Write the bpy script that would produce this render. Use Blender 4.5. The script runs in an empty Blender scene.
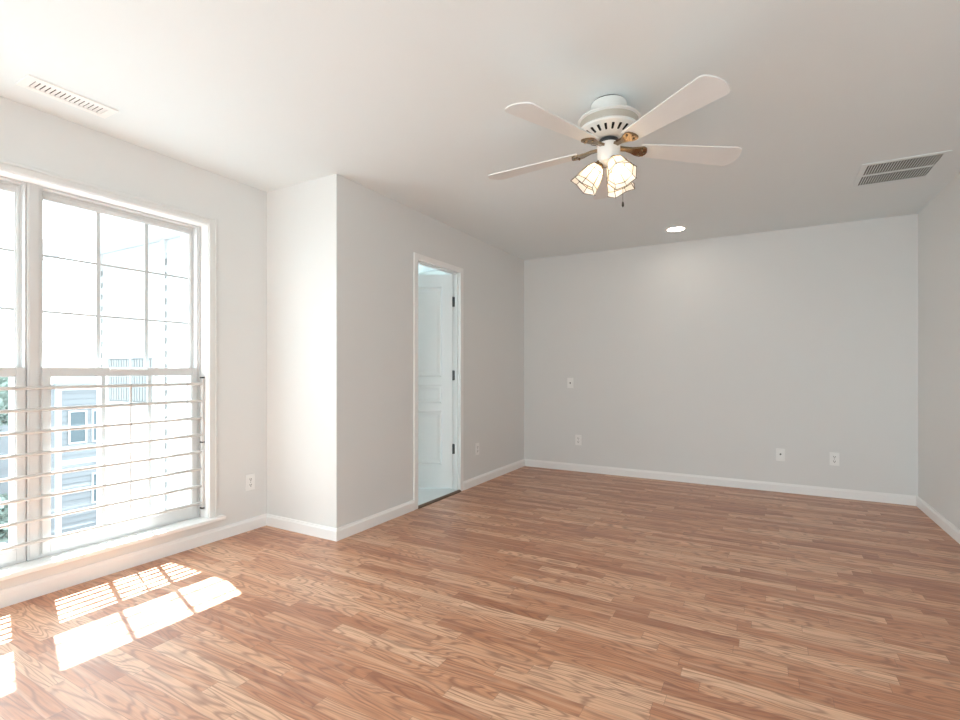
import bpy, bmesh, math, random
from mathutils import Vector, Matrix
random.seed(7)
PI = math.pi
sc = bpy.context.scene
C = sc.collection

# ------------------------------------------------------------------ camera
cam_d = bpy.data.cameras.new('camera'); cam = bpy.data.objects.new('camera', cam_d); C.objects.link(cam)
cam_d.sensor_width = 36.0; cam_d.lens = 502.0/960.0*36.0; cam_d.shift_y = 10.5/960.0
cam_d.clip_start = 0.05; cam_d.clip_end = 300
cam.location = (0, 0, 1.131); cam.rotation_euler = (math.radians(90), 0, math.radians(29.4))
sc.camera = cam

# ------------------------------------------------------------------ daylight
w = bpy.data.worlds.new('daylight'); sc.world = w; w.use_nodes = True
bg = w.node_tree.nodes['Background']
bg.inputs[0].default_value = (0.82, 0.935, 1.0, 1); bg.inputs[1].default_value = 1.45
sd = bpy.data.lights.new('sun', 'SUN'); sun = bpy.data.objects.new('sun', sd); C.objects.link(sun)
sd.energy = 7.5; sd.angle = math.radians(0.5); sd.color = (0.91, 0.97, 1.0)
sun.rotation_euler = Vector((0.541, -0.162, -1.0)).to_track_quat('-Z', 'Y').to_euler()
sun.location = (-8, 4, 12)

def portal(loc, rot, sx, sy):
    d = bpy.data.lights.new('portal', 'AREA'); d.shape = 'RECTANGLE'; d.size = sx; d.size_y = sy
    d.cycles.is_portal = True
    o = bpy.data.objects.new('portal', d); C.objects.link(o); o.location = loc; o.rotation_euler = rot
portal((-3.44, 1.12, 1.12), (0, math.radians(-90), 0), 1.95, 1.8)          # twin window
portal((-0.075, -1.88, 1.20), (math.radians(90), 0, 0), 2.15, 2.24)         #
portal((-3.44, -0.72, 1.395), (0, math.radians(-90), 0), 1.39, 1.56)        # added window farther back on the left wall
#           # added wide window behind the viewer

sc.view_settings.view_transform = 'Standard'
sc.view_settings.look = 'None'
sc.view_settings.gamma = 1.0
sc.view_settings.use_curve_mapping = False
sc.view_settings.exposure = 2.27
sc.cycles.use_denoising = True
sc.cycles.max_bounces = 14
sc.cycles.diffuse_bounces = 9
sc.cycles.glossy_bounces = 5
sc.cycles.transparent_max_bounces = 16
sc.cycles.sample_clamp_indirect = 8.0

# ------------------------------------------------------------------ geometry constants
XL, XO = -3.17, -3.42            # left wall inner / outer face
YJ = 2.44                        # short wall beside the window wall
XD, XD2 = -2.47, -2.56           # doorway wall
YB = 5.45
XR = 1.13
YR = -1.70
H = 2.44

# ------------------------------------------------------------------ helpers
def col(r, g, b):
    f = lambda c: ((c/255.0)/12.92 if c/255.0 <= 0.04045 else ((c/255.0+0.055)/1.055)**2.4)
    return (f(r), f(g), f(b), 1.0)

def pmat(name, color, rough=0.5, spec=0.5, metal=0.0, bump=0.0, bscale=200.0, var=0.0, vscale=4.0):
    m = bpy.data.materials.new(name); m.use_nodes = True
    nt = m.node_tree; b = nt.nodes['Principled BSDF']
    b.inputs['Base Color'].default_value = color
    b.inputs['Roughness'].default_value = rough
    b.inputs['Metallic'].default_value = metal
    b.inputs['Specular IOR Level'].default_value = spec
    tc = nt.nodes.new('ShaderNodeTexCoord')
    if bump > 0:
        n = nt.nodes.new('ShaderNodeTexNoise'); n.inputs['Scale'].default_value = bscale
        bp = nt.nodes.new('ShaderNodeBump'); bp.inputs['Strength'].default_value = bump; bp.inputs['Distance'].default_value = 0.002
        nt.links.new(tc.outputs['Object'], n.inputs['Vector']); nt.links.new(n.outputs['Fac'], bp.inputs['Height'])
        nt.links.new(bp.outputs['Normal'], b.inputs['Normal'])
    if var > 0:
        n2 = nt.nodes.new('ShaderNodeTexNoise'); n2.inputs['Scale'].default_value = vscale
        n2.inputs['Detail'].default_value = 4
        mx = nt.nodes.new('ShaderNodeMix'); mx.data_type = 'RGBA'
        mx.inputs[6].default_value = tuple(c*(1-var) for c in color[:3])+(1,)
        mx.inputs[7].default_value = tuple(min(1, c*(1+var)) for c in color[:3])+(1,)
        nt.links.new(tc.outputs['Object'], n2.inputs['Vector'])
        nt.links.new(n2.outputs['Fac'], mx.inputs[0]); nt.links.new(mx.outputs[2], b.inputs['Base Color'])
    return m

def emat(name, color, strength):
    m = bpy.data.materials.new(name); m.use_nodes = True
    nt = m.node_tree; b = nt.nodes['Principled BSDF']
    b.inputs['Base Color'].default_value = color
    b.inputs['Emission Color'].default_value = color
    b.inputs['Emission Strength'].default_value = strength
    return m

def glass_mat(name):
    m = bpy.data.materials.new(name); m.use_nodes = True
    nt = m.node_tree; nt.nodes.clear()
    out = nt.nodes.new('ShaderNodeOutputMaterial')
    tr = nt.nodes.new('ShaderNodeBsdfTransparent'); tr.inputs[0].default_value = (0.97, 0.985, 0.98, 1)
    gl = nt.nodes.new('ShaderNodeBsdfGlossy'); gl.inputs['Roughness'].default_value = 0.02
    lw = nt.nodes.new('ShaderNodeLayerWeight'); pw = nt.nodes.new('ShaderNodeMath'); pw.operation = 'POWER'; pw.inputs[1].default_value = 5.0
    fr = nt.nodes.new('ShaderNodeMath'); fr.operation = 'MULTIPLY_ADD'; fr.inputs[1].default_value = 0.85; fr.inputs[2].default_value = 0.035
    nt.links.new(lw.outputs['Facing'], pw.inputs[0]); nt.links.new(pw.outputs[0], fr.inputs[0])
    mx = nt.nodes.new('ShaderNodeMixShader')
    nt.links.new(fr.outputs[0], mx.inputs[0]); nt.links.new(tr.outputs[0], mx.inputs[1]); nt.links.new(gl.outputs[0], mx.inputs[2])
    nt.links.new(mx.outputs[0], out.inputs[0])
    return m

def shade_mat(name, color):
    m = bpy.data.materials.new(name); m.use_nodes = True
    nt = m.node_tree; nt.nodes.clear()
    out = nt.nodes.new('ShaderNodeOutputMaterial')
    d = nt.nodes.new('ShaderNodeBsdfDiffuse'); d.inputs[0].default_value = color
    t = nt.nodes.new('ShaderNodeBsdfTranslucent'); t.inputs[0].default_value = color
    tc = nt.nodes.new('ShaderNodeTexCoord'); n = nt.nodes.new('ShaderNodeTexNoise'); n.inputs['Scale'].default_value = 30
    rp = nt.nodes.new('ShaderNodeMapRange'); rp.inputs[3].default_value = 0.45; rp.inputs[4].default_value = 0.6
    nt.links.new(tc.outputs['Object'], n.inputs['Vector']); nt.links.new(n.outputs['Fac'], rp.inputs[0])
    mx = nt.nodes.new('ShaderNodeMixShader')
    nt.links.new(rp.outputs[0], mx.inputs[0]); nt.links.new(d.outputs[0], mx.inputs[1]); nt.links.new(t.outputs[0], mx.inputs[2])
    g = nt.nodes.new('ShaderNodeBsdfGlossy'); g.inputs['Roughness'].default_value = 0.15
    m2 = nt.nodes.new('ShaderNodeMixShader'); m2.inputs[0].default_value = 0.06
    nt.links.new(mx.outputs[0], m2.inputs[1]); nt.links.new(g.outputs[0], m2.inputs[2])
    nt.links.new(m2.outputs[0], out.inputs[0])
    return m

def floor_mat():
    m = bpy.data.materials.new('oak_laminate'); m.use_nodes = True
    nt = m.node_tree; N = nt.nodes; Lk = nt.links
    b = N['Principled BSDF']
    def math_(op, a, c=None, d=None):
        n = N.new('ShaderNodeMath'); n.operation = op
        for i, v in enumerate((a, c, d)):
            if v is None: continue
            if isinstance(v, (int, float)): n.inputs[i].default_value = v
            else: Lk.new(v, n.inputs[i])
        return n.outputs[0]
    def comb(x, y, z=0.0):
        n = N.new('ShaderNodeCombineXYZ')
        for i, v in enumerate((x, y, z)):
            if isinstance(v, (int, float)): n.inputs[i].default_value = v
            else: Lk.new(v, n.inputs[i])
        return n.outputs[0]
    def white(vec, dim='2D'):
        n = N.new('ShaderNodeTexWhiteNoise'); n.noise_dimensions = dim
        Lk.new(vec, n.inputs['Vector']); return n
    def noise(vec, scale, detail=3, rough=0.5, dist=0.0):
        n = N.new('ShaderNodeTexNoise'); n.inputs['Scale'].default_value = scale
        n.inputs['Detail'].default_value = detail; n.inputs['Roughness'].default_value = rough
        n.inputs['Distortion'].default_value = dist
        Lk.new(vec, n.inputs['Vector']); return n.outputs['Fac']
    def rng(v, a, b_, c, d):
        n = N.new('ShaderNodeMapRange'); Lk.new(v, n.inputs[0])
        for i, q in enumerate((a, b_, c, d)): n.inputs[i+1].default_value = q
        return n.outputs[0]
    def ramp(v, stops):
        n = N.new('ShaderNodeValToRGB'); Lk.new(v, n.inputs[0])
        e = n.color_ramp.elements
        while len(e) < len(stops): e.new(0.5)
        for i, (p, c) in enumerate(stops): e[i].position = p; e[i].color = c
        return n.outputs[0]
    def mixc(f, a, c, mode='MIX'):
        n = N.new('ShaderNodeMix'); n.data_type = 'RGBA'; n.blend_type = mode
        for i, v in ((0, f), (6, a), (7, c)):
            if isinstance(v, (int, float, tuple)): n.inputs[i].default_value = v
            else: Lk.new(v, n.inputs[i])
        return n.outputs[2]
    tc = N.new('ShaderNodeTexCoord'); sp = N.new('ShaderNodeSeparateXYZ'); Lk.new(tc.outputs['Object'], sp.inputs[0])
    x, y = sp.outputs[0], sp.outputs[1]
    W = 0.066
    yy = math_('DIVIDE', y, W); row = math_('FLOOR', yy); vf = math_('FRACT', yy)
    rr = white(comb(row, 3.7)); r1 = rr.outputs[0]
    rr2 = white(comb(row, 19.1)).outputs[0]
    Ln = math_('MULTIPLY_ADD', rr2, 0.22, 0.40)
    uu = math_('ADD', math_('DIVIDE', x, Ln), math_('MULTIPLY', r1, 17.0))
    cl = math_('FLOOR', uu); uf = math_('FRACT', uu)
    cr = white(comb(row, cl)); cv = cr.outputs[0]
    sc3 = N.new('ShaderNodeSeparateColor'); Lk.new(cr.outputs[1], sc3.inputs[0])
    ox = math_('MULTIPLY', sc3.outputs[0], 53.0); oy = math_('MULTIPLY', sc3.outputs[1], 31.0)
    # broad growth-ring contours, stretched along the strip
    low = noise(comb(math_('MULTIPLY_ADD', x, 1.9, ox), math_('MULTIPLY_ADD', y, 12.0, oy)), 1.0, 1.3, 0.4)
    ring = math_('SINE', math_('MULTIPLY', low, math_('MULTIPLY_ADD', sc3.outputs[2], 60.0, 55.0)))
    ring = math_('POWER', rng(ring, -0.6, 1.0, 0.0, 1.0), 2.2)
    fine = noise(comb(math_('MULTIPLY_ADD', x, 5.0, ox), math_('MULTIPLY_ADD', y, 150.0, oy)), 1.0, 4, 0.6)
    mid = noise(comb(math_('MULTIPLY_ADD', x, 2.2, oy), math_('MULTIPLY_ADD', y, 38.0, ox)), 1.0, 3, 0.55)
    base = ramp(cv, [(0.0, col(171, 107, 70)), (0.30, col(194, 130, 90)), (0.65, col(210, 152, 113)), (1.0, col(229, 184, 149))])
    c1 = mixc(math_('MULTIPLY', ring, 0.62), base, col(128, 72, 44))
    c2 = mixc(rng(fine, 0.42, 0.68, 0.0, 0.48), c1, col(134, 80, 54))
    c3 = mixc(rng(mid, 0.50, 0.74, 0.0, 0.60), c2, col(224, 182, 150))
    # strip joints
    e1 = math_('LESS_THAN', vf, 0.022)
    e2 = math_('LESS_THAN', math_('MULTIPLY', uf, Ln), 0.0018)
    seam = math_('MULTIPLY', math_('MAXIMUM', e1, e2), 0.45)
    c4 = mixc(seam, c3, col(96, 56, 36))
    Lk.new(c4, b.inputs['Base Color'])
    rg = rng(fine, 0.2, 0.8, 0.36, 0.46); Lk.new(rg, b.inputs['Roughness'])
    b.inputs['Specular IOR Level'].default_value = 0.95
    b.inputs['Coat Weight'].default_value = 0.4; b.inputs['Coat Roughness'].default_value = 0.5; b.inputs['Coat IOR'].default_value = 1.5
    bp = N.new('ShaderNodeBump'); bp.inputs['Strength'].default_value = 0.08; bp.inputs['Distance'].default_value = 0.0008
    Lk.new(fine, bp.inputs['Height']); Lk.new(bp.outputs[0], b.inputs['Normal'])
    return m

M = {}
M['wall'] = pmat('wall_paint', (0.765, 0.770, 0.758, 1), 0.75, 0.3, bump=0.12, bscale=260)
M['ceil'] = pmat('ceiling_paint', (0.795, 0.850, 0.865, 1), 0.85, 0.2, bump=0.12, bscale=220)
M['trim'] = pmat('white_trim', (0.90, 0.90, 0.89, 1), 0.35, 0.5, bump=0.02, bscale=80)
M['vinyl'] = pmat('white_vinyl', (0.68, 0.685, 0.68, 1), 0.35, 0.5, bump=0.02, bscale=60)
M['door'] = pmat('white_door', (0.82, 0.84, 0.83, 1), 0.4, 0.5, bump=0.02, bscale=60)
M['glass'] = glass_mat('window_glass')
M['grille'] = pmat('grille_vinyl', (0.62, 0.66, 0.67, 1), 0.4, bump=0.02)
M['black'] = pmat('black_metal', (0.02, 0.02, 0.022, 1), 0.35, 0.5, bump=0.03)
M['dark'] = pmat('dark_slot', (0.015, 0.014, 0.013, 1), 0.8, 0.2, bump=0.02)
M['plate'] = pmat('plastic_plate', (0.90, 0.90, 0.885, 1), 0.3, 0.5, bump=0.01)
M['guard'] = pmat('guard_enamel', (0.60, 0.59, 0.57, 1), 0.35, 0.5, bump=0.02)
M['floor'] = floor_mat()
M['threshold'] = pmat('threshold_wood', col(104, 80, 62), 0.4, 0.5, bump=0.1, var=0.2, vscale=30)
M['carpet'] = pmat('pale_carpet', (0.72, 0.74, 0.74, 1), 0.95, 0.1, bump=0.6, bscale=400, var=0.06, vscale=120)
M['wall2'] = pmat('pale_green_paint', (0.70, 0.745, 0.72, 1), 0.8, 0.3, bump=0.1)
M['fanwhite'] = pmat('fan_white_enamel', (0.80, 0.79, 0.76, 1), 0.3, 0.5, bump=0.02)
M['fantan'] = pmat('fan_tan_band', (0.50, 0.45, 0.38, 1), 0.35, 0.5, bump=0.02)
M['blade'] = pmat('blade_white', (0.76, 0.775, 0.77, 1), 0.4, 0.5, bump=0.03, bscale=60, var=0.03, vscale=8)
M['brass'] = pmat('antique_brass', (0.30, 0.215, 0.135, 1), 0.25, 0.5, metal=1.0, bump=0.03)
M['came'] = pmat('dark_came', (0.035, 0.025, 0.018, 1), 0.4, 0.5, bump=0.03)
M['shade'] = shade_mat('cream_glass', (0.93, 0.84, 0.70, 1))
M['petal'] = shade_mat('white_glass', (0.96, 0.95, 0.93, 1))
M['bulb'] = emat('bulb_glow', (1.0, 0.82, 0.60, 1), 3.2)
M['can'] = emat('downlight_glow', (1.0, 0.90, 0.78, 1), 6.0)
M['siding'] = pmat('white_siding', (0.62, 0.62, 0.62, 1), 0.6, 0.3, bump=0.03)
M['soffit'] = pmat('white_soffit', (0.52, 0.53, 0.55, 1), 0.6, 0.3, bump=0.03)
M['jchan'] = pmat('grey_channel', (0.16, 0.155, 0.15, 1), 0.6, 0.3, bump=0.03)
M['farsiding'] = pmat('far_siding', (0.20, 0.21, 0.222, 1), 0.7, 0.2, bump=0.03)
M['farsiding2'] = pmat('far_siding_blue', (0.17, 0.20, 0.22, 1), 0.7, 0.2, bump=0.03)
M['slat'] = pmat('grey_slats', (0.20, 0.205, 0.205, 1), 0.6, 0.3, bump=0.03)
M['farglass'] = pmat('far_window_glass', (0.085, 0.112, 0.126, 1), 0.4, 0.3, bump=0.02)
M['fartrim'] = pmat('far_trim', (0.5, 0.51, 0.52, 1), 0.6, 0.3, bump=0.02)
M['roof'] = pmat('far_shingle', (0.26, 0.262, 0.27, 1), 0.85, 0.2, bump=0.4, bscale=40)
M['leaf'] = pmat('tree_leaf', (0.22, 0.27, 0.24, 1), 0.6, 0.2, var=0.5, vscale=1.5)
M['trunk'] = pmat('tree_bark', (0.06, 0.05, 0.045, 1), 0.9, 0.2, bump=0.5, bscale=30)
M['grass'] = pmat('pale_paving', (0.15, 0.158, 0.16, 1), 0.95, 0.1, var=0.3, vscale=0.8)

def obj(name, bm, mat, parent=None, loc=None, rot=None, smooth=False, mats=None):
    me = bpy.data.meshes.new(name)
    bmesh.ops.recalc_face_normals(bm, faces=bm.faces)
    bm.to_mesh(me); bm.free()
    for mm in (mats or [mat]): me.materials.append(mm)
    if smooth:
        for p in me.polygons: p.use_smooth = True
        me.set_sharp_from_angle(angle=math.radians(38))
    o = bpy.data.objects.new(name, me); C.objects.link(o)
    if parent is not None: o.parent = parent
    if loc is not None: o.location = loc
    if rot is not None: o.rotation_euler = rot
    return o

def empty(name, loc=(0, 0, 0), rotz=0.0, parent=None):
    o = bpy.data.objects.new(name, None); C.objects.link(o); o.empty_display_size = 0.1
    o.location = loc; o.rotation_euler = (0, 0, rotz)
    if parent is not None: o.parent = parent
    return o

def tag(o, label, cat, group=None, kind=None):
    o['label'] = label; o['category'] = cat
    if group: o['group'] = group
    if kind: o['kind'] = kind
    return o

def struct(o, label, cat):
    return tag(o, label, cat, None, 'structure')

def box(bm, x0, x1, y0, y1, z0, z1, bev=0.0, mi=0):
    vs = [bm.verts.new(p) for p in ((x0,y0,z0),(x1,y0,z0),(x1,y1,z0),(x0,y1,z0),(x0,y0,z1),(x1,y0,z1),(x1,y1,z1),(x0,y1,z1))]
    fs = []
    for q in ((0,3,2,1),(4,5,6,7),(0,1,5,4),(1,2,6,5),(2,3,7,6),(3,0,4,7)):
        f = bm.faces.new([vs[i] for i in q]); f.material_index = mi; fs.append(f)
    if bev > 0:
        es = list({e for f in fs for e in f.edges})
        bmesh.ops.bevel(bm, geom=es, offset=bev, segments=2, affect='EDGES', profile=0.5)
    return vs

def lathe(bm, prof, seg=32, mi=0, cap=True, mat=None):
    rings = []
    for r, z in prof:
        ring = []
        for i in range(seg):
            a = 2*PI*i/seg
            v = Vector((r*math.cos(a), r*math.sin(a), z))
            if mat is not None: v = mat @ v
            ring.append(bm.verts.new(v))
        rings.append(ring)
    for a, b in zip(rings, rings[1:]):
        for i in range(seg):
            f = bm.faces.new((a[i], a[(i+1) % seg], b[(i+1) % seg], b[i])); f.material_index = mi
    if cap:
        for ring, rv in ((rings[0], True), (rings[-1], False)):
            f = bm.faces.new(list(reversed(ring)) if rv else ring); f.material_index = mi
    return rings

def tube(bm, pts, r, seg=8, mi=0):
    pts = [Vector(p) for p in pts]
    rings = []
    for i, p in enumerate(pts):
        d = (pts[min(i+1, len(pts)-1)] - pts[max(i-1, 0)]).normalized()
        up = Vector((0, 0, 1)) if abs(d.z) < 0.9 else Vector((1, 0, 0))
        s = d.cross(up).normalized(); t = s.cross(d).normalized()
        rings.append([bm.verts.new(p + (s*math.cos(2*PI*k/seg) + t*math.sin(2*PI*k/seg))*r) for k in range(seg)])
    for a, b in zip(rings, rings[1:]):
        for k in range(seg):
            f = bm.faces.new((a[k], a[(k+1) % seg], b[(k+1) % seg], b[k])); f.material_index = mi
    f = bm.faces.new(rings[0]); f.material_index = mi
    f = bm.faces.new(list(reversed(rings[-1]))); f.material_index = mi

def prism(bm, outline, axis, a, b, mi=0):
    """outline of 2D points swept along one axis between a and b"""
    def P(p, t):
        return {'x': (t, p[0], p[1]), 'y': (p[0], t, p[1]), 'z': (p[0], p[1], t)}[axis]
    A = [bm.verts.new(P(p, a)) for p in outline]; B = [bm.verts.new(P(p, b)) for p in outline]
    n = len(outline)
    for i in range(n):
        f = bm.faces.new((A[i], A[(i+1) % n], B[(i+1) % n], B[i])); f.material_index = mi
    f = bm.faces.new(list(reversed(A))); f.material_index = mi
    f = bm.faces.new(B); f.material_index = mi

NB = bmesh.new

# ================================================================== ROOM SHELL
bm = NB(); box(bm, XO, XR+0.12, YR-0.15, YB+0.12, -0.12, 0.0)
struct(obj('floor', bm, M['floor']), 'warm tan oak strip laminate floor of the empty room', 'floor')
bm = NB(); box(bm, XO, XR+0.12, YR-0.15, YB+0.12, H, H+0.15)
struct(obj('ceiling', bm, M['ceil']), 'flat white painted ceiling of the room', 'ceiling')

WY0, WY1, WZ0, WZ1 = 0.236, 1.996, 0.14, 2.09      # twin window opening
bm = NB()
SY0, SY1 = -1.50, 0.06            # second opening farther back, out of view, added to light the room
box(bm, XO, XL, YR-0.15, SY0, 0, H); box(bm, XO, XL, SY1, WY0, 0, H); box(bm, XO, XL, WY1, YJ, 0, H)
SZ0 = 0.70
box(bm, XO, XL, SY0, SY1, 0, SZ0); box(bm, XO, XL, SY0, SY1, WZ1, H)
box(bm, XO, XL, WY0, WY1, 0, WZ0); box(bm, XO, XL, WY0, WY1, WZ1, H)
struct(obj('wall_left', bm, M['wall']), 'pale grey wall on the left holding the twin window', 'wall')
bm = NB(); box(bm, XO, XD2, YJ, YJ+0.10, 0, H)
struct(obj('wall_alcove', bm, M['wall']), 'short bright wall beside the window, left of the doorway wall', 'wall')
DY0, DY1, DZ = 3.332, 3.997, 2.043
bm = NB()
box(bm, XD2, XD, YJ, DY0-0.02, 0, H); box(bm, XD2, XD, DY1+0.02, YB, 0, H); box(bm, XD2, XD, DY0-0.02, DY1+0.02, DZ+0.02, H)
struct(obj('wall_doorway', bm, M['wall']), 'grey wall with the doorway, running to the far corner', 'wall')
bm = NB(); box(bm, XD2, XR+0.12, YB, YB+0.12, 0, H)
struct(obj('wall_back', bm, M['wall']), 'long pale grey far wall with four wall plates', 'wall')
bm = NB(); box(bm, XR, XR+0.12, YR-0.15, YB, 0, H)
struct(obj('wall_right', bm, M['wall']), 'plain pale wall at the right edge', 'wall')
RX0, RX1, RZ0, RZ1 = -1.15, 1.00, 0.08, 2.32
bm = NB()
box(bm, XL, RX0, YR-0.15, YR, 0, H); box(bm, RX1, XR, YR-0.15, YR, 0, H)
box(bm, RX0, RX1, YR-0.15, YR, 0, RZ0); box(bm, RX0, RX1, YR-0.15, YR, RZ1, H)
struct(obj('wall_rear', bm, M['wall']), 'wall behind the viewer with a wide window added for daylight', 'wall')

# ---- baseboards
def base_prof(t, h=0.082):
    return [(0, 0), (t, 0), (t, h-0.018), (t*0.72, h-0.010), (t*0.55, h), (0, h)]
def baseboard(name, axis, a, b, wallpos, sgn, label):
    bm = NB()
    if axis == 'y': prism(bm, [(wallpos+sgn*p[0], p[1]) for p in base_prof(0.014)], 'y', a, b)
    else: prism(bm, [(wallpos+sgn*p[0], p[1]) for p in base_prof(0.014)], 'x', a, b)
    struct(obj(name, bm, M['trim']), label, 'baseboard')
baseboard('baseboard_left', 'y', YR, YJ, XL, 1, 'white baseboard under the window')
baseboard('baseboard_alcove', 'x', XL+0.014, XD+0.014, YJ, -1, 'white baseboard along the short wall')
bm = NB()
for a, b in ((YJ, DY0-0.052), (DY1+0.052, YB)):
    prism(bm, [(XD+p[0], p[1]) for p in base_prof(0.014)], 'y', a, b)
struct(obj('baseboard_doorway', bm, M['trim']), 'white baseboard either side of the doorway', 'baseboard')
baseboard('baseboard_back', 'x', XD+0.014, XR-0.014, YB, -1, 'white baseboard along the far wall')
baseboard('baseboard_right', 'y', YR, YB, XR, -1, 'white baseboard along the right wall')

# ================================================================== TWIN WINDOW
XF = -3.255       # room-side face of the vinyl frame
bm = NB()
CW = 0.058; t = 0.012
yo0, yo1, zo1 = WY0-CW, WY1+CW, WZ1+CW-0.006
def casing_bar(bm, x0, sgn, a0, a1, b0, b1):
    box(bm, min(x0, x0+sgn*t), max(x0, x0+sgn*t), a0, a1, b0, b1, 0.003)
casing_bar(bm, XL, 1, yo0, WY0, 0.162, zo1); casing_bar(bm, XL, 1, WY1, yo1, 0.162, zo1); casing_bar(bm, XL, 1, WY0, WY1, WZ1, zo1)
casing_bar(bm, XL+t, 0.35, yo0+0.006, yo0+0.02, 0.162, zo1-0.006); casing_bar(bm, XL+t, 0.35, yo1-0.02, yo1-0.006, 0.162, zo1-0.006)
casing_bar(bm, XL+t, 0.35, yo0+0.02, yo1-0.02, zo1-0.02, zo1-0.006)
struct(obj('trim_1', bm, M['wall']), 'narrow flat casing around the twin window', 'trim')
bm = NB()
box(bm, XF, XL-0.0005, WY0, WY0+0.004, 0.162, WZ1-0.004); box(bm, XF, XL-0.0005, WY1-0.004, WY1, 0.162, WZ1-0.004); box(bm, XF, XL-0.0005, WY0, WY1, WZ1-0.004, WZ1)
struct(obj('trim_2', bm, M['trim']), 'white jamb lining inside the twin window opening', 'trim')
bm = NB()
box(bm, XO+0.02, XL+0.001, WY0, WY1, WZ0, 0.162)
box(bm, XL+0.001, XL+0.047, WY0-0.10, WY1+0.095, 0.139, 0.162, 0.004)
struct(obj('trim_3', bm, M['trim']), 'white window stool projecting under the twin window', 'window sill')
bm = NB(); box(bm, XO, XF+0.006, 1.090, 1.142, 0.1625, WZ1-0.004, 0.003)
box(bm, XF+0.006, XF+0.009, 1.098, 1.134, 0.165, WZ1-0.006, 0.001)
for a0, a1, s in ((WY0+0.0045, 0.2575, 1), (1.9745, WY1-0.0045, -1)):
    box(bm, XO+0.004, XF, a0, a1, 0.1625, 2.0855)
    m_ = (a0+a1)/2; box(bm, XF, XF+0.006, m_-0.004, m_+0.004, 0.1625, 2.0855, 0.001)
struct(obj('trim_4', bm, M['vinyl']), 'white vertical mullion and side strips framing the two window units', 'mullion')

def ring(bm, x0, x1, y0, y1, z0, z1, ws, wt, wb, bev=0.0):
    box(bm, x0, x1, y0, y0+ws, z0, z1, bev); box(bm, x0, x1, y1-ws, y1, z0, z1, bev)
    box(bm, x0, x1, y0+ws, y1-ws, z1-wt, z1, bev); box(bm, x0, x1, y0+ws, y1-ws, z0, z0+wb, bev)

def make_window(name, label, y0):
    y1 = y0+0.830
    root = empty(name, (XF, (y0+y1)/2, 0.1625)); struct(root, label, 'window')
    inv = Matrix.Translation(Vector((-XF, -(y0+y1)/2, -0.1625)))
    def put(nm, bm, mat, par):
        bm.transform(inv); return obj(nm, bm, mat, par)
    b = NB()
    ring(b, XO+0.004, XF, y0, y1, 0.1625, 2.085, 0.006, 0.010, 0.016)                      # outer frame with stepped tracks
    ring(b, XO+0.004, -3.292, y0+0.006, y1-0.006, 0.1785, 2.075, 0.006, 0.010, 0.012, 0.001)
    ring(b, XO+0.004, -3.345, y0+0.012, y1-0.012, 0.1905, 2.065, 0.006, 0.006, 0.012, 0.001)
    put('window_frame', b, M['vinyl'], root)
    b = NB(); ring(b, -3.336, -3.294, y0+0.0125, y1-0.0125, 1.098, 2.0645, 0.0125, 0.024, 0.046, 0.002)
    ring(b, -3.330, -3.300, y0+0.025, y1-0.025, 1.144, 2.0405, 0.004, 0.006, 0.004, 0.001)
    us = put('upper_sash', b, M['vinyl'], root)
    b = NB(); ring(b, -3.2905, -3.246, y0+0.0065, y1-0.0065, 0.1795, 1.147, 0.0345, 0.042, 0.062, 0.002)
    ring(b, -3.286, -3.252, y0+0.041, y1-0.041, 0.2415, 1.105, 0.004, 0.006, 0.006, 0.001)
    box(b, -3.2455, -3.236, (y0+y1)/2-0.10, (y0+y1)/2+0.10, 1.128, 1.140, 0.002)           # lift rail
    ls = put('lower_sash', b, M['vinyl'], root)
    # grilles and panes
    gy0, gy1, gz0, gz1 = y0+0.028, y1-0.028, 1.146, 2.036
    b = NB()
    for k in (1, 2):
        yy = gy0+(gy1-gy0)*k/3; box(b, -3.319, -3.311, yy-0.0100, yy+0.0100, gz0, gz1)
    for k in (1, 2):
        zz = gz0+(gz1-gz0)*k/3; box(b, -3.3185, -3.3115, gy0, gy1, zz-0.006, zz+0.006)
    put('grille', b, M['grille'], us)
    b = NB(); box(b, -3.3245, -3.3215, gy0-0.003, gy1+0.003, gz0-0.002, gz1+0.002); put('pane', b, M['glass'], us)
    hy0, hy1, hz0, hz1 = y0+0.0445, y1-0.0445, 0.245, 1.101
    b = NB()
    for k in (1, 2):
        yy = hy0+(hy1-hy0)*k/3; box(b, -3.273, -3.265, yy-0.0100, yy+0.0100, hz0, hz1)
    put('grille', b, M['grille'], ls)
    b = NB(); box(b, -3.2785, -3.2755, hy0-0.003, hy1+0.003, hz0-0.002, hz1+0.002); put('pane', b, M['glass'], ls)
make_window('window_1', 'right unit of the twin white double-hung window with grilles', 1.144)
make_window('window_2', 'left unit of the twin white double-hung window, cut by the photo edge', 0.258)

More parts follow.
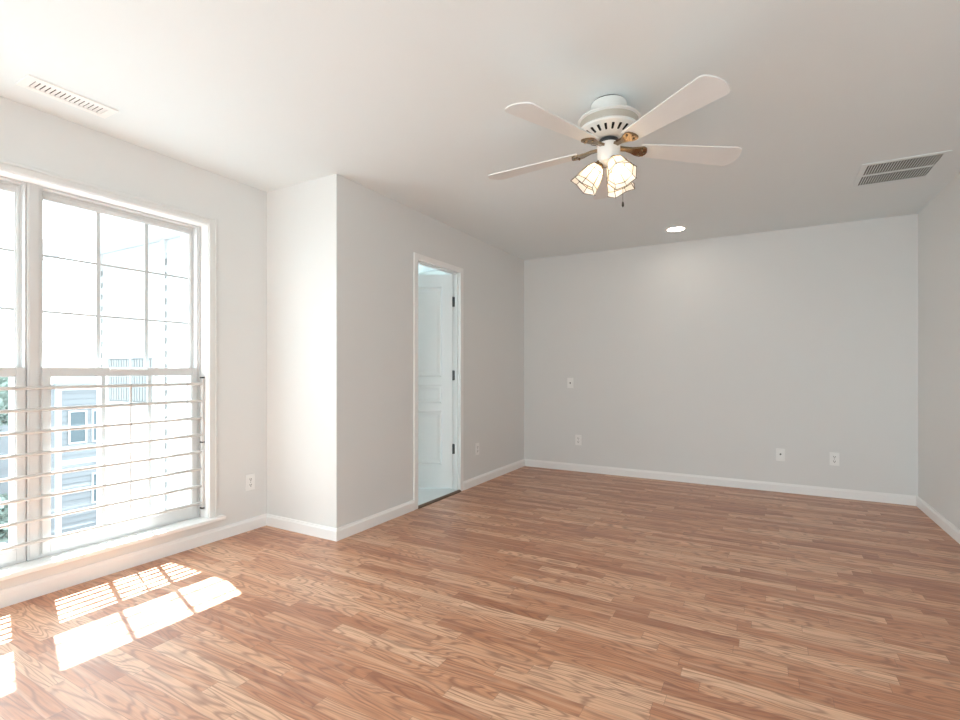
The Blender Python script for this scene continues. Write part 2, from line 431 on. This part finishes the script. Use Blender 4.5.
# ---- unseen wide window, added behind the viewer to light the room
root = empty('window_added_rear', ((RX0+RX1)/2, YR-0.07, RZ0)); struct(root, 'wide white window added behind the viewer for daylight', 'window')
b = NB()
for a0, a1 in ((RX0, RX0+0.05), ((RX0+RX1)/2-0.03, (RX0+RX1)/2+0.03), (RX1-0.05, RX1)): box(b, a0, a1, YR-0.11, YR-0.04, RZ0, RZ1, 0.002)
for a0, a1 in ((RX0+0.05, (RX0+RX1)/2-0.03), ((RX0+RX1)/2+0.03, RX1-0.05)):
    box(b, a0, a1, YR-0.11, YR-0.04, RZ0, RZ0+0.05, 0.002); box(b, a0, a1, YR-0.11, YR-0.04, RZ1-0.05, RZ1, 0.002)
b.transform(Matrix.Translation(-root.location)); obj('window_frame', b, M['vinyl'], root)
for a0, a1 in ((RX0+0.05, (RX0+RX1)/2-0.03), ((RX0+RX1)/2+0.03, RX1-0.05)):
    b = NB(); box(b, a0, a1, YR-0.078, YR-0.074, RZ0+0.05, RZ1-0.05); b.transform(Matrix.Translation(-root.location)); obj('pane', b, M['glass'], root)

root = empty('window_added_left', (XL-0.09, (SY0+SY1)/2, SZ0)); struct(root, 'unseen white window added farther back on the left wall for daylight', 'window')  # unseen window added to throw more daylight on the right wall
b = NB(); ring(b, XL-0.15, XL-0.08, SY0, SY1, SZ0, WZ1, 0.045, 0.045, 0.045, 0.002); box(b, XL-0.15, XL-0.08, (SY0+SY1)/2-0.03, (SY0+SY1)/2+0.03, SZ0+0.045, WZ1-0.045, 0.002)
b.transform(Matrix.Translation(-root.location)); obj('window_frame', b, M['vinyl'], root)
for a0, a1 in ((SY0+0.045, (SY0+SY1)/2-0.03), ((SY0+SY1)/2+0.03, SY1-0.045)):
    b = NB(); box(b, XL-0.117, XL-0.113, a0, a1, SZ0+0.045, WZ1-0.045); b.transform(Matrix.Translation(-root.location)); obj('pane', b, M['glass'], root)

# ================================================================== DOORWAY
root = empty('door_1', (XD, (DY0+DY1)/2, 0.0)); struct(root, 'white panelled door standing ajar in the narrow doorway', 'door')
T = Matrix.Translation(-root.location)
b = NB()
for a0, a1 in ((DY0-0.02, DY0), (DY1, DY1+0.02)): box(b, XD2, XD, a0, a1, 0.0, DZ, 0.0)
box(b, XD2, XD, DY0-0.02, DY1+0.02, DZ, DZ+0.02)
for a0, a1 in ((DY0, DY0+0.010), (DY1-0.010, DY1)): box(b, XD2+0.038, XD-0.022, a0, a1, 0.0, DZ-0.010, 0.001)     # stops
box(b, XD2+0.038, XD-0.022, DY0+0.010, DY1-0.010, DZ-0.010, DZ, 0.001)
b.transform(T); obj('jamb', b, M['door'], root)
b = NB()
for sx, s in ((XD, 1), (XD2, -1)):
    t = 0.012
    casing_bar(b, sx, s, DY0-0.05, DY0+0.002, 0.0, DZ+0.048); casing_bar(b, sx, s, DY1-0.002, DY1+0.05, 0.0, DZ+0.048)
    casing_bar(b, sx, s, DY0+0.002, DY1-0.002, DZ-0.002, DZ+0.048)
b.transform(T); obj('casing', b, M['trim'], root)
# door leaf: local x from the hinge along the leaf, y thickness, z up
LW, LT, LH0, LH1 = 0.655, 0.035, 0.03, 2.030
def leaf_mesh():
    b = NB()
    st = 0.100
    pans = [(1.07, 1.913), (0.824, 0.994), (0.248, 0.748)]
    box(b, 0, st, -LT/2, LT/2, LH0, LH1); box(b, LW-st, LW, -LT/2, LT/2, LH0, LH1)
    zs = [LH0, 0.248, 0.748, 0.824, 0.994, 1.07, 1.913, LH1]
    for x0, x1 in ((st, LW-st),):
        for z0, z1 in ((zs[0], zs[1]), (zs[2], zs[3]), (zs[4], zs[5]), (zs[6], zs[7])):
            box(b, x0, x1, -LT/2, LT/2, z0, z1)
        for z0, z1 in pans:
            # moulded raised panel, both faces
            for s in (1, -1):
                steps = [(0, LT/2), (0.012, LT/2-0.010), (0.022, LT/2-0.010), (0.045, LT/2-0.003)]
                prev = None
                for d, yy in steps:
                    vs = [b.verts.new((px, s*yy, pz)) for px, pz in ((x0+d, z0+d), (x1-d, z0+d), (x1-d, z1-d), (x0+d, z1-d))]
                    if prev:
                        for i in range(4): b.faces.new((prev[i], prev[(i+1) % 4], vs[(i+1) % 4], vs[i]))
                    prev = vs
                b.faces.new(prev)
    return b
hx, hy = XD2+0.014-0.0, DY1-0.004
leaf = obj('door_leaf', leaf_mesh(), M['door'], root, loc=(hx-root.location.x, hy-root.location.y, 0))
ang = math.atan2(-0.491, -0.871)
leaf.rotation_euler = (0, 0, ang)
for hz in (0.394, 1.085, 1.776):
    b = NB()
    box(b, hx-0.004, hx+0.036, DY1-0.0035, DY1-0.0003, hz-0.045, hz+0.045, 0.0008)
    bmesh.ops.create_cone(b, cap_ends=True, segments=10, radius1=0.008, radius2=0.008, depth=0.096, matrix=Matrix.Translation((hx+0.006, hy-0.008, hz)))
    for dz in (-0.026, 0.0, 0.026):
        bmesh.ops.create_uvsphere(b, u_segments=8, v_segments=5, radius=0.004, matrix=Matrix.Translation((hx+0.026, DY1-0.004, hz+dz)))
    h2 = NB(); box(h2, -0.030, 0.003, LT/2-0.001, LT/2+0.0015, hz-0.045, hz+0.045, 0.0006)
    h2.transform(Matrix.Translation((hx, hy, 0)) @ Matrix.Rotation(ang, 4, 'Z')); hm = bpy.data.meshes.new('hinge_plate'); h2.to_mesh(hm); h2.free()
    b.from_mesh(hm); bpy.data.meshes.remove(hm)
    b.transform(T); obj('hinge', b, M['black'], root)
b = NB(); prism(b, [(XD-0.008, 0.0), (XD+0.020, 0.0), (XD+0.017, 0.009), (XD+0.002, 0.017), (XD-0.008, 0.017)], 'y', DY0, DY1)
struct(obj('trim_5', b, M['threshold']), 'dark wood threshold strip across the doorway', 'threshold')

# ---- room beyond the doorway
RXW = -5.62
b = NB(); box(b, RXW-0.12, XD2-0.01, YJ+0.10, YB+0.12, -0.10, 0.014); box(b, XD2-0.01, XD-0.008, DY0, DY1, 0.0005, 0.014)
struct(obj('floor_beyond', b, M['carpet']), 'pale carpet in the room beyond the doorway', 'floor')
b = NB(); box(b, RXW-0.12, XO, YJ+0.10, YB+0.12, H, H+0.12)
struct(obj('ceiling_beyond', b, M['ceil']), 'white ceiling of the room beyond the doorway', 'ceiling')
b = NB(); box(b, RXW-0.12, XD2, YB, YB+0.12, 0.014, H)
struct(obj('wall_beyond', b, M['wall2']), 'pale green-white wall in the room beyond the doorway', 'wall')
b = NB()
box(b, RXW-0.12, RXW, YJ+0.20, 3.3, 0.014, H); box(b, RXW-0.12, RXW, 4.9, YB, 0.014, H)
box(b, RXW-0.12, RXW, 3.3, 4.9, 0.014, 0.55); box(b, RXW-0.12, RXW, 3.3, 4.9, 2.0, H)  # unglazed opening, added out of view to let daylight into the next room
struct(obj('wall_beyond_opening', b, M['wall2']), 'far side wall of the next room with an unseen opening added for daylight', 'wall')
portal((RXW-0.14, 4.1, 1.275), (0, math.radians(-90), 0), 1.45, 1.6)

# ================================================================== EXTERIOR
# wing of the same building, clad in lapped siding
YW = 2.50
b = NB()
nb = 34; lap = 0.115; zb = -1.4
for k in range(nb):
    z0 = zb+k*lap
    if z0+lap > 2.29: break
    prism(b, [(YW+0.002, z0), (YW-0.016, z0), (YW-0.004, z0+lap), (YW+0.002, z0+lap)], 'x', RXW-0.10, XO)
box(b, RXW-0.10, XO, YW+0.002, YJ+0.20, zb, 2.44)
struct(obj('wall_exterior', b, M['siding']), 'white lapped siding wall of the building wing outside the window', 'exterior wall')
b = NB()
for xx in (RXW-0.10, -4.60):
    box(b, xx-0.035, xx+0.035, YW-0.030, YW-0.001, zb, 2.285, 0.002)
struct(obj('trim_6', b, M['siding']), 'white corner boards on the siding outside', 'trim')
b = NB()
for xx in (RXW-0.10+0.037, -4.60+0.037):
    for k in range(nb):
        z0 = zb+k*lap
        if z0+lap > 2.28: break
        box(b, xx, xx+0.010, YW-0.022, YW-0.0165, z0+0.004, z0+0.060)
struct(obj('trim_7', b, M['jchan']), 'dark gaps beside the siding corner boards outside', 'trim')
b = NB()
box(b, RXW-0.42, XO, 2.085, YW+0.05, 2.285, 2.31)
box(b, RXW-0.42, XO, 2.060, 2.085, 2.16, 2.33, 0.002)
prism(b, [(2.09, 2.33), (2.09, 2.36), (4.2, 3.6), (4.2, 3.5), (2.14, 2.33)], 'x', RXW-0.45, XO)
prism(b, [(2.085, 2.31), (YW+0.05, 2.31), (YW+0.05, 2.52), (2.14, 2.335)], 'x', RXW-0.42, RXW-0.40)
struct(obj('trim_8', b, M['soffit']), 'white eave and soffit of the building wing outside', 'eave')
# slatted window in the wing
root = empty('window_4', (-5.13, YW-0.02, 0.83)); struct(root, 'small pale blue window with vertical slats in the siding outside', 'window')
b = NB(); 
for k in range(17):
    xx = -0.37+k*0.046; box(b, xx-0.017, xx+0.017, -0.006, 0.006, 0.02, 0.40)
box(b, -0.40, 0.40, 0.006, 0.015, 0.0, 0.42)
obj('slat_panel', b, M['slat'], root)
b = NB(); ring2 = ((-0.43, -0.395, -0.03, 0.45), (0.395, 0.43, -0.03, 0.45), (-0.395, 0.395, -0.03, 0.005), (-0.395, 0.395, 0.415, 0.45), (0.0, 0.02, 0.005, 0.415))
for x0, x1, z0, z1 in ring2: box(b, x0, x1, -0.016, 0.012, z0, z1)
obj('window_frame', b, M['fartrim'], root)

b = NB(); box(b, -90, XO-0.5, -50, 70, -7.3, -7.0)
struct(obj('ground', b, M['grass']), 'pale sunlit ground far below the window', 'ground')

def house(name, label, x, y0, y1, z1, ridge, wins, sid, depth=9.0, group=None):
    """townhouse whose front faces +X; x is the front plane"""
    root = empty(name, (x, (y0+y1)/2, -7.0)); tag(root, label, 'house', group)
    T = Matrix.Translation(-root.location)
    b = NB()
    z = -7.0; lapf = 0.28
    box(b, x-depth, x-0.03, y0, y1, -7.0, z1)
    while z < z1-lapf:
        prism(b, [(x-0.03, z), (x+0.03, z), (x-0.01, z+lapf), (x-0.03, z+lapf)], 'y', y0, y1); z += lapf
    b.transform(T); obj('wall', b, sid, root)
    b = NB()
    for yy in (y0, y1): box(b, x-0.03, x+0.06, yy-0.12, yy+0.12, -7.0, z1)
    box(b, x-0.03, x+0.06, y0+0.12, y1-0.12, z1-0.3, z1); box(b, x-0.03, x+0.07, y0+0.12, y1-0.12, -3.55, -3.3)
    b.transform(T); obj('trim_board', b, M['fartrim'], root)
    b = NB()
    ym = (y0+y1)/2
    prism(b, [(y0-0.4, z1), (y1+0.4, z1), (ym, ridge)], 'x', x-depth-0.3, x+0.35)
    b.transform(T); obj('roof', b, M['roof'], root)
    for (a0, a1, c0, c1) in wins:
        b = NB()
        for q in ((a0-0.08, a0, c0-0.08, c1+0.08), (a1, a1+0.08, c0-0.08, c1+0.08), (a0, a1, c0-0.08, c0), (a0, a1, c1, c1+0.08), (a0, a1, (c0+c1)/2-0.03, (c0+c1)/2+0.03)):
            box(b, x-0.02, x+0.08, q[0], q[1], q[2], q[3])
        b.transform(T); wf = obj('window', b, M['fartrim'], root)
        b = NB(); box(b, x+0.031, x+0.045, a0, a1, c0, c1); b.transform(T); obj('pane', b, M['farglass'], wf)
house('house', 'pale sided townhouse seen through the right window unit', -30.0, 11.25, 17.5, 0.45, 2.4,
      [(11.72, 12.35, -2.45, -0.95), (12.72, 13.2, -2.45, -0.95), (12.72, 13.2, -5.6, -4.2), (14.3, 15.2, -2.45, -0.95)], M['farsiding'])
house('house', 'bluish townhouse seen low through the left window unit', -40.0, 3.0, 13.6, -3.0, -0.6,
      [(11.6, 12.9, -5.2, -4.0), (8.2, 9.6, -5.2, -4.0)], M['farsiding2'])
house('house', 'pale gabled house on the skyline behind the nearer townhouses', -62.0, 20.0, 29.5, 0.8, 4.4,
      [(23.2, 24.6, -1.2, 0.2), (26.0, 27.2, -1.2, 0.2)], M['fartrim'], 8.0)

def tree(label, x, y, zc, rad, hgt, n):
    root = empty('tree', (x, y, -7.0)); tag(root, label, 'tree', 'trees beyond the left window unit')
    b = NB(); tube(b, [(0, 0, 0), (0.1, 0.05, (zc+7)*0.5), (0, 0, zc+7)], 0.16, 8); obj('trunk', b, M['trunk'], root)
    b = NB(); rnd = random.Random(int(x*7+y*3))
    lobes = [Vector((rnd.uniform(-.55, .55)*rad, rnd.uniform(-.55, .55)*rad, zc+7+rnd.uniform(-.5, .5)*hgt)) for _ in range(9)]
    for _ in range(n):
        c = rnd.choice(lobes); d = Vector((rnd.gauss(0, 1), rnd.gauss(0, 1), rnd.gauss(0, 1))).normalized()
        p = c + d*rad*0.52*rnd.uniform(0.6, 1.0)
        s = rnd.uniform(0.10, 0.20); u = Vector((rnd.gauss(0, 1), rnd.gauss(0, 1), rnd.gauss(0, 1))).normalized(); v = u.orthogonal().normalized()
        b.faces.new([b.verts.new(p+u*s), b.verts.new(p+v*s*0.6), b.verts.new(p-u*s), b.verts.new(p-v*s*0.6)])
    obj('foliage', b, M['leaf'], root)
tree('leafy green tree at the far left, tallest of those beyond the window', -28.0, 7.9, -0.2, 1.9, 3.4, 2600)
tree('smaller green tree low at the far left in front of the bluish townhouse', -25.0, 7.2, -4.6, 1.1, 1.2, 1200)

# ================================================================== WINDOW GUARD
GX = -3.215
root = empty('window_guard', (GX, 1.116, 0.262))
tag(root, 'white horizontal-bar safety guard across the lower half of the twin window', 'window guard')
T = Matrix.Translation(-root.location)
GZ = [0.262+0.1116*k for k in range(8)]
for z in GZ:
    b = NB(); tube(b, [(GX, WY0+0.016, z), (GX, 1.1, z), (GX, WY1-0.016, z)], 0.0095, 10); b.transform(T); obj('bar', b, M['guard'], root, smooth=True)
for yy in (WY1-0.014, WY0+0.014):
    b = NB(); box(b, GX-0.012, GX+0.012, yy-0.007, yy+0.007, GZ[0]-0.03, GZ[-1]+0.035, 0.002); b.transform(T); post = obj('side_post', b, M['guard'], root)
    for z in (GZ[0]-0.036, 0.66, GZ[-1]+0.041):
        b = NB(); box(b, GX-0.015, GX+0.012, yy-0.009, yy+0.009, z-0.005, z+0.005, 0.001); b.transform(T); obj('bracket_clip', b, M['black'], post)
for z0, z1 in ((0.255, 0.655), (0.72, 1.052)):
    for yy in (1.555,):
        b = NB(); tube(b, [(GX-0.006, yy, z0), (GX-0.006, yy, z1)], 0.0055, 8); b.transform(T); obj('upright', b, M['guard'], root)
b = NB(); tube(b, [(GX-0.006, 0.67, 0.255), (GX-0.006, 0.67, 1.052)], 0.0042, 8); b.transform(T); obj('upright', b, M['guard'], root)

# ================================================================== WALL PLATES
def plate_base(root, w_=0.072, h_=0.116):
    b = NB(); box(b, -w_/2, w_/2, -0.006, 0.0, -h_/2, h_/2, 0.0025); return obj('cover_plate', b, M['plate'], root)
def outlet(label, loc, rz):
    root = empty('power_outlet', loc, rz); tag(root, label, 'power outlet', 'duplex outlets low on the walls')
    plate_base(root)
    for s in (1, -1):
        b = NB(); prism(b, [(0.017*math.cos(a)*1.0, s*0.020+0.014*math.sin(a)) for a in [2*PI*i/16 for i in range(16)]], 'y', -0.008, -0.006)
        r = obj('receptacle', b, M['plate'], root)
        b = NB()
        for dx, hh in ((-0.0065, 0.0055), (0.0065, 0.0045)): box(b, dx-0.0016, dx+0.0016, -0.0086, -0.0079, s*0.020+0.002-hh, s*0.020+0.002+hh)
        box(b, -0.003, 0.003, -0.0086, -0.0079, s*0.020-0.0105, s*0.020-0.0055)
        obj('slots', b, M['dark'], r)
    b = NB(); bmesh.ops.create_cone(b, cap_ends=True, segments=10, radius1=0.003, radius2=0.003, depth=0.0014, matrix=Matrix.Translation((0, -0.0066, 0)) @ Matrix.Rotation(PI/2, 4, 'X'))
    obj('screw', b, M['jchan'], root)
outlet('white outlet on the window wall, right of the window', (XL+0.0002, 2.302, 0.34), PI/2)
outlet('white outlet on the grey wall just right of the doorway', (XD+0.0002, 4.323, 0.352), PI/2)
outlet('white outlet at the left of the far wall, below the small switch plate', (-1.802, YB-0.0002, 0.351), 0)
outlet('white outlet on the far wall, the rightmost plate', (0.556, YB-0.0002, 0.342), 0)
root = empty('cable_plate', (0.143, YB-0.0002, 0.346)); tag(root, 'white plate with one dark cable jack, left of the rightmost outlet', 'cable plate')
plate_base(root)
b = NB(); bmesh.ops.create_cone(b, cap_ends=True, segments=12, radius1=0.0075, radius2=0.0065, depth=0.010, matrix=Matrix.Translation((0, -0.0105, 0.006)) @ Matrix.Rotation(PI/2, 4, 'X'))
obj('cable_jack', b, M['dark'], root)
root = empty('light_switch', (-1.896, YB-0.0002, 0.99)); tag(root, 'small white switch plate alone at mid height on the far wall', 'light switch')
plate_base(root)
b = NB(); prism(b, [(-0.006, -0.011), (-0.017, 0.002), (-0.015, 0.006), (-0.006, 0.011)], 'x', -0.0045, 0.0045)
obj('toggle', b, M['jchan'], root)

# ================================================================== CEILING FITTINGS
# supply register above the window
root = empty('ceiling_register', (-2.893, 1.130, H)); tag(root, 'white slotted air register on the ceiling above the window', 'air vent')
b = NB(); hx_, hy_ = 0.070, 0.178
for q in ((-hx_, hx_, -hy_, -hy_+0.035), (-hx_, hx_, hy_-0.035, hy_), (-hx_, -0.038, -hy_+0.035, hy_-0.035), (0.038, hx_, -hy_+0.035, hy_-0.035)):
    box(b, q[0], q[1], q[2], q[3], -0.008, 0.0, 0.0015)
obj('faceplate', b, M['trim'], root)
b = NB(); box(b, -0.038, 0.038, -hy_+0.035, hy_-0.035, -0.0012, -0.0002); obj('duct_opening', b, M['dark'], root)
b = NB()
for k in range(15):
    yy = -0.133+k*0.019
    prism(b, [(yy-0.004, -0.002), (yy+0.004, -0.0085), (yy+0.0055, -0.0085), (yy-0.0025, -0.002)], 'x', -0.038, 0.038)
obj('louver', b, M['plate'], root)
# return grille near the right wall
gx0, gx1, gy0, gy1 = 0.578, 0.950, 3.995, 4.405
root = empty('return_air_grille', ((gx0+gx1)/2, (gy0+gy1)/2, H)); tag(root, 'large white return grille with dark slots on the ceiling near the right wall', 'air vent')
hx_, hy_ = (gx1-gx0)/2, (gy1-gy0)/2
b = NB(); f_ = 0.030
for q in ((-hx_-f_, hx_+f_, -hy_-f_, -hy_), (-hx_-f_, hx_+f_, hy_, hy_+f_), (-hx_-f_, -hx_, -hy_, hy_), (hx_, hx_+f_, -hy_, hy_), (-hx_, hx_, -0.010, 0.010)):
    box(b, q[0], q[1], q[2], q[3], -0.007, 0.0, 0.0015)
obj('faceplate', b, M['ceil'], root)
b = NB(); box(b, -hx_, hx_, -hy_, hy_, -0.0012, -0.0002); obj('duct_opening', b, M['dark'], root)
b = NB(); n = 26
for k in range(n+1):
    xx = -hx_+2*hx_*k/n
    for y0_, y1_ in ((-hy_, -0.010), (0.010, hy_)):
        prism(b, [(xx+0.0008, -0.0015), (xx-0.0022, -0.0065), (xx+0.0042, -0.0065), (xx+0.0072, -0.0015)], 'y', y0_, y1_)
obj('louver', b, M['ceil'], root)
# recessed downlight
root = empty('recessed_light', (-0.700, 4.930, H)); tag(root, 'small lit recessed downlight in the ceiling near the far wall', 'recessed light')
b = NB(); lathe(b, [(0.074, -0.0005), (0.096, -0.0005), (0.098, -0.004), (0.092, -0.007), (0.078, -0.007), (0.074, -0.004), (0.074, -0.0005)], 36, cap=False); obj('trim_ring', b, M['plate'], root, smooth=True)
b = NB(); lathe(b, [(0.074, -0.0012), (0.074, -0.004), (0.045, -0.0065), (0.01, -0.0075)], 36); obj('lens', b, M['can'], root, smooth=True)

# ================================================================== CEILING FAN
fan = empty('ceiling_fan', (-0.657, 2.450, H)); tag(fan, 'white five-blade ceiling fan with lit stained-glass tulip shades', 'ceiling fan')
b = NB(); lathe(b, [(0.078, 0.0), (0.078, -0.006)], 40); obj('gap_ring', b, M['came'], fan, smooth=True)
b = NB(); lathe(b, [(0.083, -0.006), (0.085, -0.010), (0.085, -0.050), (0.088, -0.058), (0.100, -0.066), (0.05, -0.068)], 48); obj('canopy', b, M['fanwhite'], fan, smooth=True)
b = NB(); lathe(b, [(0.05, -0.0685), (0.108, -0.069), (0.136, -0.077), (0.149, -0.087), (0.150, -0.093), (0.145, -0.096), (0.140, -0.098), (0.05, -0.098)], 56); obj('motor_housing', b, M['fanwhite'], fan, smooth=True)
b = NB(); lathe(b, [(0.06, -0.0985), (0.139, -0.0985), (0.136, -0.112), (0.131, -0.127), (0.06, -0.127)], 56); obj('housing_band', b, M['fantan'], fan, smooth=True)
dome = [(0.128, -0.1275), (0.141, -0.131), (0.146, -0.137), (0.143, -0.145), (0.118, -0.159), (0.090, -0.1715), (0.064, -0.177), (0.04, -0.178)]
b = NB(); lathe(b, dome, 56); dm = obj('motor_dome', b, M['fanwhite'], fan, smooth=True)
b = NB()
for k in range(22):
    R = Matrix.Rotation(2*PI*k/22, 4, 'Z')
    p0, p1 = Vector((0.126, 0, -0.1545)), Vector((0.0945, 0, -0.1695))
    d = (p1-p0).normalized(); nrm = Vector((d.z, 0, -d.x)); nrm = nrm if nrm.x > 0 else -nrm
    pts = []
    for q, ww in ((p0, 0.0052), (p0+d*0.004, 0.0062), (p1-d*0.004, 0.0048), (p1, 0.0034)):
        pts.append((q, ww))
    lo = [[b.verts.new(R @ (q+Vector((0, s*ww, 0))+nrm*h)) for q, ww in pts for s in (1, -1)] for h in (-0.004, 0.0022)]
    for i in range(3):
        a = 2*i
        for L_, in ((lo[0],), (lo[1],)): b.faces.new((L_[a], L_[a+1], L_[a+3], L_[a+2]))
        b.faces.new((lo[0][a], lo[0][a+2], lo[1][a+2], lo[1][a])); b.faces.new((lo[0][a+1], lo[0][a+3], lo[1][a+3], lo[1][a+1]))
    b.faces.new((lo[0][0], lo[0][1], lo[1][1], lo[1][0])); b.faces.new((lo[0][6], lo[0][7], lo[1][7], lo[1][6]))
obj('vent_slots', b, M['dark'], dm)
b = NB(); lathe(b, [(0.040, -0.1785), (0.046, -0.182), (0.046, -0.197), (0.044, -0.2015)], 40); obj('hub', b, M['black'], fan, smooth=True)
b = NB(); lathe(b, [(0.050, -0.2020), (0.0545, -0.2045), (0.0545, -0.268), (0.048, -0.290), (0.030, -0.301), (0.012, -0.306), (0.004, -0.314)], 40); obj('light_fitter', b, M['fanwhite'], fan, smooth=True)

BZ = -0.220; PITCH = math.radians(-10)
def blade_mesh():
    b = NB(); r0, r1 = 0.150, 0.665
    top, bot = [], []
    out = []
    n = 14
    def hw(r):
        s = (r-r0)/(r1-r0); return 0.046 + 0.034*s
    for i in range(n+1):
        r = r0+(r1-0.045-r0)*i/n; out.append((r, hw(r)))
    for i in range(1, 8):
        a = PI/2*i/8; w_ = hw(r1-0.045)
        out.append((r1-0.045+0.024*math.sin(a)+0.006*(1-math.cos(a)), w_-0.022*(1-math.cos(a))))
    right = [(r, -w_) for r, w_ in reversed(out)]
    tipw = out[-1][1]
    tip = [(r1-0.006, tipw*0.62), (r1-0.001, tipw*0.3), (r1, 0.0), (r1-0.001, -tipw*0.3), (r1-0.006, -tipw*0.62)]
    pts = out + tip + right
    prism(b, pts, 'z', -0.003, 0.003)
    return b
def iron_mesh():
    b = NB()
    # arm from the hub spreading to a three-lobed plate under the blade
    outl = [(0.050, 0.013), (0.088, 0.012), (0.116, 0.018), (0.140, 0.030), (0.166, 0.037), (0.181, 0.029), (0.188, 0.010),
            (0.188, -0.010), (0.181, -0.029), (0.166, -0.037), (0.140, -0.030), (0.116, -0.018), (0.088, -0.012), (0.050, -0.013)]
    A, B = [], []
    for x, y in outl:
        drop = 0.010*max(0, min(1, (0.145-x)/0.06))
        A.append(b.verts.new((x, y, -0.011+drop-0.006*(1-abs(y)/0.037)))); B.append(b.verts.new((x, y, -0.0035+drop)))
    n = len(outl)
    for i in range(n): b.faces.new((A[i], A[(i+1) % n], B[(i+1) % n], B[i]))
    half = n//2
    for L_ in (A, B):
        for i in range(half-1):
            b.faces.new((L_[i], L_[i+1], L_[n-2-i], L_[n-1-i]))
    for x, y in ((0.158, 0.021), (0.158, -0.021), (0.176, 0.0)):
        bmesh.ops.create_uvsphere(b, u_segments=8, v_segments=6, radius=0.0055, matrix=Matrix.Translation((x, y, -0.013)))
    return b
bl0 = ir0 = None
for k in range(5):
    a = math.radians(-37.4+72*k)
    if k == 0:
        bl0 = obj('blade', blade_mesh(), M['blade'], fan); ir0 = obj('blade_iron', iron_mesh(), M['brass'], fan, smooth=True)
        bl, ir = bl0, ir0
    else:
        bl, ir = bl0.copy(), ir0.copy(); C.objects.link(bl); C.objects.link(ir); bl.parent = fan; ir.parent = fan
    for o in (bl, ir):
        o.location = (0, 0, BZ); o.rotation_mode = 'XYZ'
        o.rotation_euler = (Matrix.Rotation(a, 3, 'Z') @ Matrix.Rotation(math.radians(1.7), 3, 'Y') @ Matrix.Rotation(PITCH, 3, 'X')).to_euler()

# stained-glass tulip shades
def shade(az, tilt):
    NS = 8
    prof = [(0.028, 0.0), (0.047, 0.030), (0.058, 0.069), (0.063, 0.098), (0.072, 0.128)]
    ax = Matrix.Rotation(az, 4, 'Z') @ Matrix.Rotation(PI-tilt, 4, 'Y')     # local +Z becomes the shade's axis
    def P(i, j):
        r, z = prof[i]; an = 2*PI*(j % NS)/NS
        if i == len(prof)-1: z -= 0.012*(1 if j % 2 else 0)
        return Vector((r*math.cos(an), r*math.sin(an), z))
    base = Vector((math.cos(az)*0.030, math.sin(az)*0.030, -0.275))
    tr = Matrix.Translation(base) @ ax @ Matrix.Translation((0, 0, 0.034))
    b = NB(); V = [[b.verts.new(P(i, j)) for j in range(NS)] for i in range(len(prof))]
    for i in range(len(prof)-1):
        for j in range(NS):
            f = b.faces.new((V[i][j], V[i][(j+1) % NS], V[i+1][(j+1) % NS], V[i+1][j])); f.material_index = 1 if i == len(prof)-2 else 0
    s = obj('lamp_shade', b, None, fan, mats=[M['shade'], M['petal']]); s.matrix_local = tr
    b = NB()
    for j in range(NS):
        tube(b, [P(i, j)*1.008 for i in range(len(prof))], 0.0018, 6)
    for i in (0, 1, 3, len(prof)-1):
        for j in range(NS): tube(b, [P(i, j), P(i, j+1)], 0.0016, 6)
    c = obj('came', b, M['came'], s)
    b = NB(); lathe(b, [(0.010, -0.036), (0.017, -0.030), (0.019, -0.004), (0.029, 0.0), (0.029, 0.006), (0.012, 0.008)], 20); obj('socket', b, M['brass'], s, smooth=True)
    b = NB(); lathe(b, [(0.008, 0.008), (0.013, 0.022), (0.021, 0.046), (0.024, 0.062), (0.020, 0.078), (0.010, 0.086), (0.002, 0.088)], 16); obj('bulb', b, M['bulb'], s, smooth=True)
for az in (-45, 195, 75):
    shade(math.radians(az), math.radians(36))
b = NB()
for k in range(38): bmesh.ops.create_uvsphere(b, u_segments=6, v_segments=4, radius=0.0019, matrix=Matrix.Translation((0.060, 0.034, -0.286-k*0.0052)))
pc = obj('pull_chain', b, M['came'], fan)
b = NB(); lathe(b, [(0.002, -0.482), (0.005, -0.488), (0.006, -0.502), (0.002, -0.510)], 10)
b.transform(Matrix.Translation((0.060, 0.034, 0))); obj('pull_knob', b, M['came'], pc, smooth=True)
